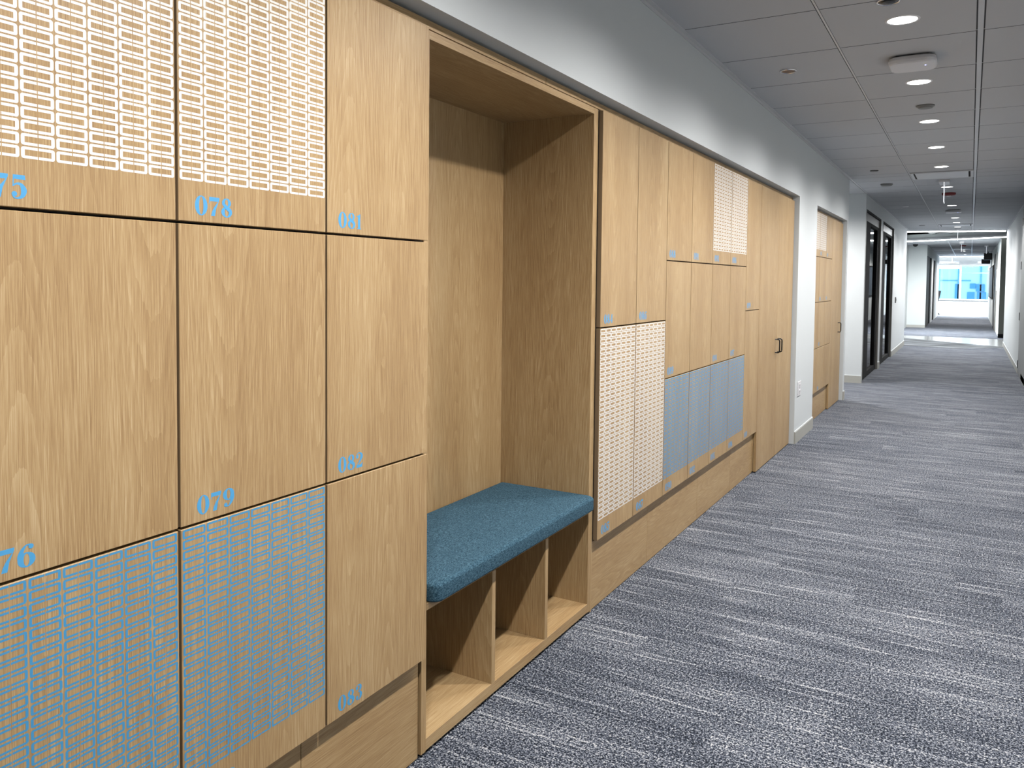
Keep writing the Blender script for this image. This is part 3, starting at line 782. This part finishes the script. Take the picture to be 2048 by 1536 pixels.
# fire alarm strobes (red)
def strobe(x, y, lab, dark=False):
    loc = (x, y, HC); t = thing('fire_alarm_strobe', loc, lab, 'fire alarm', 'red ceiling fire alarms')
    m = MB(); m.lathe(x, y, [(0.088, HC), (0.09, HC - 0.016), (0.08, HC - 0.034), (0.05, HC - 0.04), (0.001, HC - 0.04)], M_RED, 32); m.build('housing', loc, t)
    m = MB(); m.box(x - 0.03, x + 0.03, y - 0.018, y + 0.018, HC - 0.052, HC - 0.038, M_WPL, 0.004); m.build('flash_lens', loc, t)
strobe(-0.312, 13.46, 'dark red round fire alarm on the ceiling beyond the first exit sign')
strobe(-0.26, 31.6, 'dark red fire alarm far beyond the led strips')

# slotted air grilles
def grille(x0, x1, y0, y1, lab):
    loc = ((x0 + x1) / 2, (y0 + y1) / 2, HC); t = thing('air_grille', loc, lab, 'air vent', 'slotted air grilles in the ceiling')
    m = MB(); f = 0.03
    for a, b, c, d in ((x0, x1, y0, y0 + f), (x0, x1, y1 - f, y1), (x0, x0 + f, y0 + f, y1 - f), (x1 - f, x1, y0 + f, y1 - f)): m.box(a, b, c, d, HC - 0.012, HC, M_TEE, 0.002)
    m.build('frame', loc, t)
    m = MB(); m.box(x0 + f, x1 - f, y0 + f, y1 - f, HC - 0.004, HC - 0.001, M_DARK); m.build('backing', loc, t)
    m = MB(); m.box(x0 + 0.05, x1 - 0.05, y0 + 0.045, y1 - 0.045, HC - 0.012, HC - 0.006, M_TEE, 0.002); m.build('face_plate', loc, t)
grille(-0.665, -0.012, 10.85, 11.5, 'square metal air grille in the ceiling before the first exit sign')
grille(-0.655, 0.0, 20.45, 21.1, 'square metal air grille just before the led strips')
grille(-0.645, 0.0, 34.4, 35.0, 'square metal air grille far beyond the led strips')

# edge lit exit signs seen from their thin side
M_ACR = glass('clear_acrylic', (0.95, 0.97, 1, 1))
M_EDGE = mat('lit_acrylic_edge', (0.92, 0.94, 1, 1), 0.5, emit=1.4)
M_EXITG = mat('exit_letters_red', srgb(200, 30, 30), 0.5)
def exit_sign(x, y, lab):
    loc = (x, y, HC); t = thing('exit_sign', loc, lab, 'exit sign', 'thin hanging exit signs')
    m = MB(); m.box(x - 0.06, x + 0.06, y - 0.17, y + 0.17, HC - 0.035, HC, M_WPL, 0.004); m.build('canopy', loc, t)
    m = MB(); m.box(x - 0.002, x + 0.002, y - 0.15, y + 0.15, HC - 0.27, HC - 0.035, M_ACR); p = m.build('panel', loc, t)
    m = MB()
    m.box(x - 0.0025, x + 0.0025, y - 0.156, y - 0.150, HC - 0.276, HC - 0.035, M_EDGE); m.box(x - 0.0025, x + 0.0025, y + 0.150, y + 0.156, HC - 0.276, HC - 0.035, M_EDGE)
    m.box(x - 0.0025, x + 0.0025, y - 0.150, y + 0.150, HC - 0.276, HC - 0.270, M_EDGE); e = m.build('edge', loc, t); e['label'] = 'glowing white edge'
exit_sign(-0.328, 11.85, 'thin white exit sign hanging edge-on behind the first grille')
exit_sign(-0.300, 22.2, 'thin white exit sign hanging edge-on at the led strips')
exit_sign(-0.290, 29.9, 'thin white exit sign edge-on just beyond the led strips')
exit_sign(0.42, 32.0, 'thin white exit sign hanging alone at right beyond the led strips')

# led strips across the corridor
def ledbar(xa, ya, xb, yb, lab, z=HC, w=0.07):
    L_ = math.hypot(xb - xa, yb - ya); dx, dy = (xb - xa) / L_, (yb - ya) / L_; nx, ny = -dy * w / 2, dx * w / 2
    loc = ((xa + xb) / 2, (ya + yb) / 2, z); t = thing('led_strip_light', loc, lab, 'ceiling light', 'led strip lights across the corridor')
    q = [(xa - nx, ya - ny), (xb - nx, yb - ny), (xb + nx, yb + ny), (xa + nx, ya + ny)]
    m = MB(); m.prism(q, z - 0.03, z - 0.005, M_LEDBAR, 'z'); m.build('diffuser', loc, t)
    q2 = [(p[0] + (p[0] - loc[0]) * 0.004, p[1] + (0.006 if i > 1 else -0.006)) for i, p in enumerate(q)]
    m = MB(); m.prism(q2, z - 0.005, z + 0.035, M_WPL, 'z'); m.build('housing', loc, t)
    l = bpy.data.lights.new('led_beam', 'AREA'); l.shape = 'RECTANGLE'; l.size = L_ - (0.1 if yb > ya else 1.3); l.size_y = 0.03; l.energy = 170 if yb > ya else 430; l.color = (0.95, 0.98, 1)
    o = bpy.data.objects.new('led_beam', l); COL.objects.link(o); o.parent = t; o.location = (0, 0, -0.034) if yb > ya else (-0.5, 0.37, -0.034); o.rotation_euler = (0, 0, math.atan2(dy, dx))
ledbar(-1.80, YE - 0.06, XR - 0.03, YE + 0.38, 'glowing white led strip, upper of the two crossing the corridor', HC + 0.005, 0.03)
ledbar(-1.86, 28.22, 0.84, 26.2, 'glowing white led strip, lower diagonal one of the two', HC + 0.005, 0.035)
# ducts inside the void
def duct(x, r, lab, y0=23.2, z=3.12):
    z += 0.07
    m = MB(); n = 24
    vs = [(x + r * math.cos(2 * PI * i / n), y, z + r * math.sin(2 * PI * i / n)) for y in (y0, 30.5) for i in range(n)]
    fs = [(i, (i + 1) % n, n + (i + 1) % n, n + i) for i in range(n)] + [tuple(range(n))[::-1], tuple(range(n, 2 * n))]
    m.raw(vs, fs, M_DUCT)
    for k in range(4):
        yy = y0 + 0.4 + k * 1.6; vv = [(x + (r + 0.012) * math.cos(2 * PI * i / n), y, z + (r + 0.012) * math.sin(2 * PI * i / n)) for y in (yy, yy + 0.04) for i in range(n)]
        m.raw(vv, fs, M_DUCT)
    o = m.build('air_duct', (x, y0, z)); tag(o, lab, 'duct', 'pale ducts in the ceiling void')
duct(-1.02, 0.17, 'pale round duct, widest and left of three in the dark void', 23.6, 3.06)
duct(-0.55, 0.10, 'pale round duct, middle one in the dark void', 23.6, 3.0)
duct(0.17, 0.11, 'pale round duct, right one in the dark void', 23.6, 3.0)

# ------------------------------------------------------------------ glazed office fronts
def storefront(n, y0, y1, lab):
    loc = (XW, y0, 0); t = thing('glass_sliding_door', loc, lab, 'glass door', 'dark framed glass office fronts')
    xa, xb = -1.45, -1.385
    m = MB(); m.box(-1.47, XW + 0.004, y1 - 0.05, y1, 0, SH, M_JAMB); m.box(-1.47, XW + 0.004, y0 + 0.001, y0 + 0.02, 0, SH, M_JAMB); m.box(-1.47, XW + 0.004, y0 + 0.02, y1 - 0.05, SH - 0.03, SH, M_DARKFR); m.build('jamb', loc, t)
    m = MB(); m.box(xa, xb, y0 + 0.02, y1 - 0.05, SH - 0.15, SH - 0.03, M_JAMB); f = m.build('track_cover', loc, t); f['label'] = 'grey track cover'
    wS = (y1 - y0)
    m = MB()
    m.box(xa, xb, y0 + 0.02, y0 + 0.88, 0.008, SH - 0.15, M_DARKFR)
    m.box(xa, xb, y1 - 0.30, y1 - 0.05, 0.008, SH - 0.15, M_DARKFR)
    m.box(xa, xb, y0 + 0.88, y1 - 0.30, 0.008, 0.09, M_DARKFR)
    m.box(xa, xb, y0 + 0.88, y1 - 0.30, SH - 0.2, SH - 0.15, M_DARKFR)
    m.build('door_frame', loc, t)
    m = MB(); m.box(-1.422, -1.414, y0 + 0.88, y1 - 0.30, 0.09, SH - 0.2, M_GLASS); m.build('pane', loc, t)
storefront(1, S1a, S1b, 'dark framed glass office door just beyond the side passage')
storefront(2, S2a, S2b, 'dark framed glass office door, farther of the two')
# thermostat
loc = (XW, 18.9, 1.14); t = thing('wall_thermostat', loc, 'small grey control on the white wall past the glass doors', 'thermostat')
m = MB(); m.box(XW, XW + 0.02, 18.84, 18.96, 1.08, 1.2, M_GREYPL, 0.004); m.build('housing', loc, t)
m = MB(); m.box(XW + 0.02, XW + 0.023, 18.87, 18.93, 1.12, 1.17, M_SCREEN); m.build('display', loc, t)
# outlet on the pier
loc = (XW, 7.95, 0.49); t = thing('wall_outlet', loc, 'white power outlet plate low on the white pier between locker banks', 'outlet')
m = MB(); m.box(XW, XW + 0.006, 7.87, 8.03, 0.425, 0.56, M_WPL, 0.002); m.build('cover_plate', loc, t)
for z in (0.465, 0.52):
    m = MB(); m.box(XW + 0.006, XW + 0.009, 7.92, 7.98, z - 0.018, z + 0.018, M_WPL, 0.001)
    m.box(XW + 0.009, XW + 0.0093, 7.935, 7.941, z - 0.008, z + 0.008, M_BLACK); m.box(XW + 0.009, XW + 0.0093, 7.959, 7.965, z - 0.008, z + 0.008, M_BLACK)
    m.build('socket', loc, t)

# ------------------------------------------------------------------ door on the right wall with hinges
loc = (XR, 15.0, 0)
m = MB()
m.box(XR - 0.012, XR - 0.002, 14.0, 15.93, 0.01, 2.72, M_DOORP)
d = m.build('door_1'); tag(d, None, None, None, 'structure')
for z in (0.17, 0.96, 1.80, 2.52):
    m = MB(); m.box(XR - 0.02, XR - 0.01, 15.88, 15.98, z - 0.065, z + 0.065, M_BLACK, 0.002)
    h = m.build('hinge', (0, 0, 0), d); h['label'] = 'dark door hinge'
m = MB(); m.box(XR - 0.010, XR - 0.001, 15.935, 15.945, 0, 2.73, M_DARK); struct(m, 'trim_20')

# ------------------------------------------------------------------ far corridor, left side glass doors
m = MB()
m.box(-1.42, -1.30, 31.15, 43.3, 2.45, HC, M_GREYWALL)
m.box(-1.42, -1.30, 38.7, 43.3, 0, 2.45, M_WALL); m.box(-1.42, -1.30, 35.0, 36.6, 0, 2.45, M_WALL)
m.box(-5, -1.42, 43.2, 43.3, 0, HC, M_WALL)
struct(m, 'wall_left_far')
m = MB(); m.box(-1.40, -1.31, 31.16, 33.4, 0, 2.45, M_OLIVE); o = m.build('wall_panel', (-1.35, 31.16, 0)); tag(o, 'dark olive panel standing just behind the grey facing wall', 'wall panel')
def fardoor(y0, y1, lab):
    loc = (-1.34, y0, 0); t = thing('glass_sliding_door', loc, lab, 'glass door', 'far dark framed doors')
    m = MB(); m.box(-1.39, -1.32, y0, y0 + 0.5, 0, 2.45, M_DARKFR); m.box(-1.39, -1.32, y1 - 0.6, y1, 0, 2.45, M_DARKFR); m.box(-1.39, -1.32, y0, y1, 2.3, 2.45, M_DARKFR); m.build('door_frame', loc, t)
    m = MB(); m.box(-1.36, -1.35, y0 + 0.5, y1 - 0.6, 0.02, 2.3, M_GLASS); m.build('pane', loc, t)
fardoor(33.4, 35.0, 'black framed glass door after the olive panel far away')
fardoor(36.6, 38.7, 'black framed glass door last before the window room')

# right side far: dark strip, screen, light bar, hanging signs
m = MB(); m.box(0.685, 0.71, 30.2, 32.2, 0, 2.5, M_JAMB); m.box(0.68, 0.69, 31.6, 32.3, 0, 2.5, M_DARKFR); struct(m, 'door_2')
loc = (0.71, 37, 1.0); t = thing('wall_screen', loc, 'large dark blue screen on the far right wall', 'screen')
m = MB(); m.box(0.68, 0.709, 34.6, 41.4, 0.95, 2.2, M_DARKFR, 0.01); m.build('frame', loc, t)
m = MB(); m.box(0.676, 0.68, 34.8, 41.2, 1.0, 2.15, M_SCREEN); m.build('display', loc, t)
m = MB(); m.box(0.68, 0.71, 29.0, 29.5, 1.3, 1.95, M_WPL, 0.004); o = m.build('wall_sign', (0.7, 29.2, 1.3)); tag(o, 'narrow white plate on the grey wall left of the cross passage', 'sign')
loc = (0.62, 38, HC); t = thing('hanging_display', loc, 'black display box hung from the ceiling at far right, larger', 'hanging display', 'black boxes hung from the far ceiling')
m = MB(); m.box(0.42, 0.706, 37.9, 38.1, 2.47, 2.74, M_BLACK, 0.01); m.build('screen_box', loc, t)
m = MB(); m.box(0.55, 0.58, 37.98, 38.02, 2.74, HC, M_BLACK); m.build('bracket', loc, t)
loc = (0.6, 40, HC); t = thing('hanging_display', loc, 'black display box hung from the ceiling at far right, lower smaller one', 'hanging display', 'black boxes hung from the far ceiling')
m = MB(); m.box(0.36, 0.68, 39.9, 40.1, 2.36, 2.55, M_BLACK, 0.01); m.build('screen_box', loc, t)
m = MB(); m.box(0.5, 0.53, 39.98, 40.02, 2.55, HC, M_BLACK); m.build('bracket', loc, t)

# ------------------------------------------------------------------ window room at the end
YW = 46.0
m = MB()
m.box(-5, 5, YW, YW + 0.2, 0, 0.70, M_SILL); m.box(-5, 5, YW, YW + 0.2, 2.40, HC, M_SILL)
m.box(-5.1, -5, 31, 46.3, 0, HC, M_WALL); m.box(4.9, 5, 43.4, 46.3, 0, HC, M_WALL); m.box(0.83, 5, 43.3, 43.4, 0, HC, M_WALL)
m.box(-2.6, -5, YW, YW + 0.2, 0.7, 2.4, M_SILL); m.box(2.4, 5, YW, YW + 0.2, 0.7, 2.4, M_SILL)
struct(m, 'wall_end', 'white wall under and over the end window')
m = MB(); m.box(-2.6, 2.4, YW - 0.05, YW + 0.02, 0.70, 0.76, M_SILL); m.box(-2.6, 2.4, YW - 0.015, YW, 0, 0.12, M_BASEB); struct(m, 'trim_21', 'white window sill')
m = MB()
for x in (-2.58, -0.45, 1.6, 2.38): m.box(x - 0.04, x + 0.04, YW + 0.02, YW + 0.12, 0.76, 2.40, M_WPL)
m.box(-0.41, 1.56, YW + 0.03, YW + 0.1, 2.02, 2.07, M_FACB); m.box(-2.6, 2.4, YW + 0.03, YW + 0.1, 2.36, 2.4, M_FACD)
win = struct(m, 'window_1', 'end window with blue city view')
m = MB(); m.box(-2.6, 2.4, YW + 0.06, YW + 0.068, 0.76, 2.40, M_WGLASS); m.build('pane', (0, 0, 0), win)
m = MB(); m.box(-2.5, -0.5, YW - 0.06, YW - 0.01, 2.24, 2.42, M_WPL, 0.01); o = m.build('roller_blind', (-1.5, YW, 2.3)); tag(o, 'white roller blind over the left part of the end window', 'blind')
m = MB(); m.box(0.72, 1.5, YW - 0.06, YW - 0.01, 2.16, 2.42, M_WPL, 0.01); o = m.build('roller_blind', (1.1, YW, 2.3)); tag(o, 'white roller blind at the right part of the end window', 'blind')
# pendants lighting the window room
for i, (x0, x1, y, lab) in enumerate(((-2.9, -0.5, 44.6, 'white linear pendant lamp before the end window, left'), (0.25, 1.9, 44.6, 'white linear pendant lamp before the end window, right'))):
    loc = ((x0 + x1) / 2, y, HC); t = thing('linear_pendant', loc, lab, 'pendant light', 'linear pendants at the window')
    m = MB(); m.box(x0, x1, y - 0.05, y + 0.05, 2.50, 2.58, M_WPL, 0.006); m.build('housing', loc, t)
    m = MB(); m.box(x0 + 0.02, x1 - 0.02, y - 0.042, y + 0.042, 2.492, 2.5, M_LEDBAR); m.build('diffuser', loc, t)
    for x in (x0 + 0.3, x1 - 0.3):
        m = MB(); m.tube([(x, y, 2.58), (x, y, HC)], 0.006, M_WPL, 8); m.build('cable', loc, t)
    l = bpy.data.lights.new('pendant_beam', 'AREA'); l.shape = 'RECTANGLE'; l.size = x1 - x0; l.size_y = 0.08; l.energy = 650; l.color = (0.93, 0.98, 1)
    o = bpy.data.objects.new('pendant_beam', l); COL.objects.link(o); o.parent = t; o.location = (0, 0, 2.485 - HC)
    l2 = l.copy(); l2.energy = 200; o = bpy.data.objects.new('added_uplight', l2); COL.objects.link(o); o.parent = t; o.location = (0, 0, 2.59 - HC); o.rotation_euler = (PI, 0, 0)  # unseen uplight added to whiten the band above the window
# office chair peeking from the left
loc = (-1.45, 44.9, 0); t = thing('office_chair', loc, 'black office chair half hidden at left of the end window', 'chair')
x, y = -1.45, 44.9
m = MB(); m.prism([(x - 0.05, 0.46), (x + 0.12, 0.62), (x + 0.22, 1.15), (x + 0.10, 1.18), (x - 0.02, 0.7)], y - 0.22, y + 0.22, M_CHAIR); m.build('backrest', loc, t)
m = MB(); m.box(x - 0.42, x + 0.06, y - 0.24, y + 0.24, 0.44, 0.52, M_CHAIR, 0.02); m.build('seat', loc, t)
m = MB(); m.tube([(x - 0.15, y, 0.44), (x - 0.15, y, 0.12)], 0.03, M_BLACK, 12); m.build('gas_column', loc, t)
for k in range(5):
    a = 2 * PI * k / 5; m = MB(); m.tube([(x - 0.15, y, 0.14), (x - 0.15 + 0.3 * math.cos(a), y + 0.3 * math.sin(a), 0.07)], 0.018, M_BLACK, 8)
    m.box(x - 0.15 + 0.3 * math.cos(a) - 0.025, x - 0.15 + 0.3 * math.cos(a) + 0.025, y + 0.3 * math.sin(a) - 0.02, y + 0.3 * math.sin(a) + 0.02, 0.0, 0.06, M_BLACK, 0.01); m.build('leg', loc, t)
for sy in (-1, 1):
    m = MB(); m.box(x - 0.25, x + 0.08, y + sy * 0.27 - 0.03, y + sy * 0.27 + 0.03, 0.7, 0.73, M_BLACK, 0.008); m.tube([(x - 0.05, y + sy * 0.27, 0.7), (x - 0.1, y + sy * 0.25, 0.47)], 0.012, M_BLACK, 8); m.build('armrest', loc, t)

# ------------------------------------------------------------------ city view outside
loc = (0, 66, -20); t = thing('office_tower', loc, 'pale blue glass building seen through the end window', 'building')
m = MB(); m.box(-16, 18, 66, 74, -20, 30, M_FAC); m.build('facade', loc, t)
for i, x in enumerate((-1.95, -0.75, 0.6, 2.2)):
    m = MB(); m.box(x - 0.05, x + 0.05, 65.9, 66.02, -20, 30, M_FACD); m.build('mullion', loc, t)
for z in (1.75, 5.5):
    m = MB(); m.box(-16, 0, 65.92, 66.02, z - 0.03, z + 0.03, M_FACD); m.build('floor_line', loc, t)
for i, (x0, x1, z0, z1) in enumerate(((-0.95, -0.72, -1.5, 1.5), (-0.2, 0.25, -1.5, 0.95), (0.33, 0.85, 1.0, 1.5), (0.4, 0.95, -1.5, 0.95), (1.05, 1.6, -1.5, 0.9), (1.15, 1.75, 1.05, 1.62), (-0.05, 0.3, 1.2, 1.55), (1.85, 2.5, -1.5, 1.5))):
    m = MB(); m.box(x0, x1, 65.9, 66.02, z0, z1, M_FACB); m.build('dark_window', loc, t)
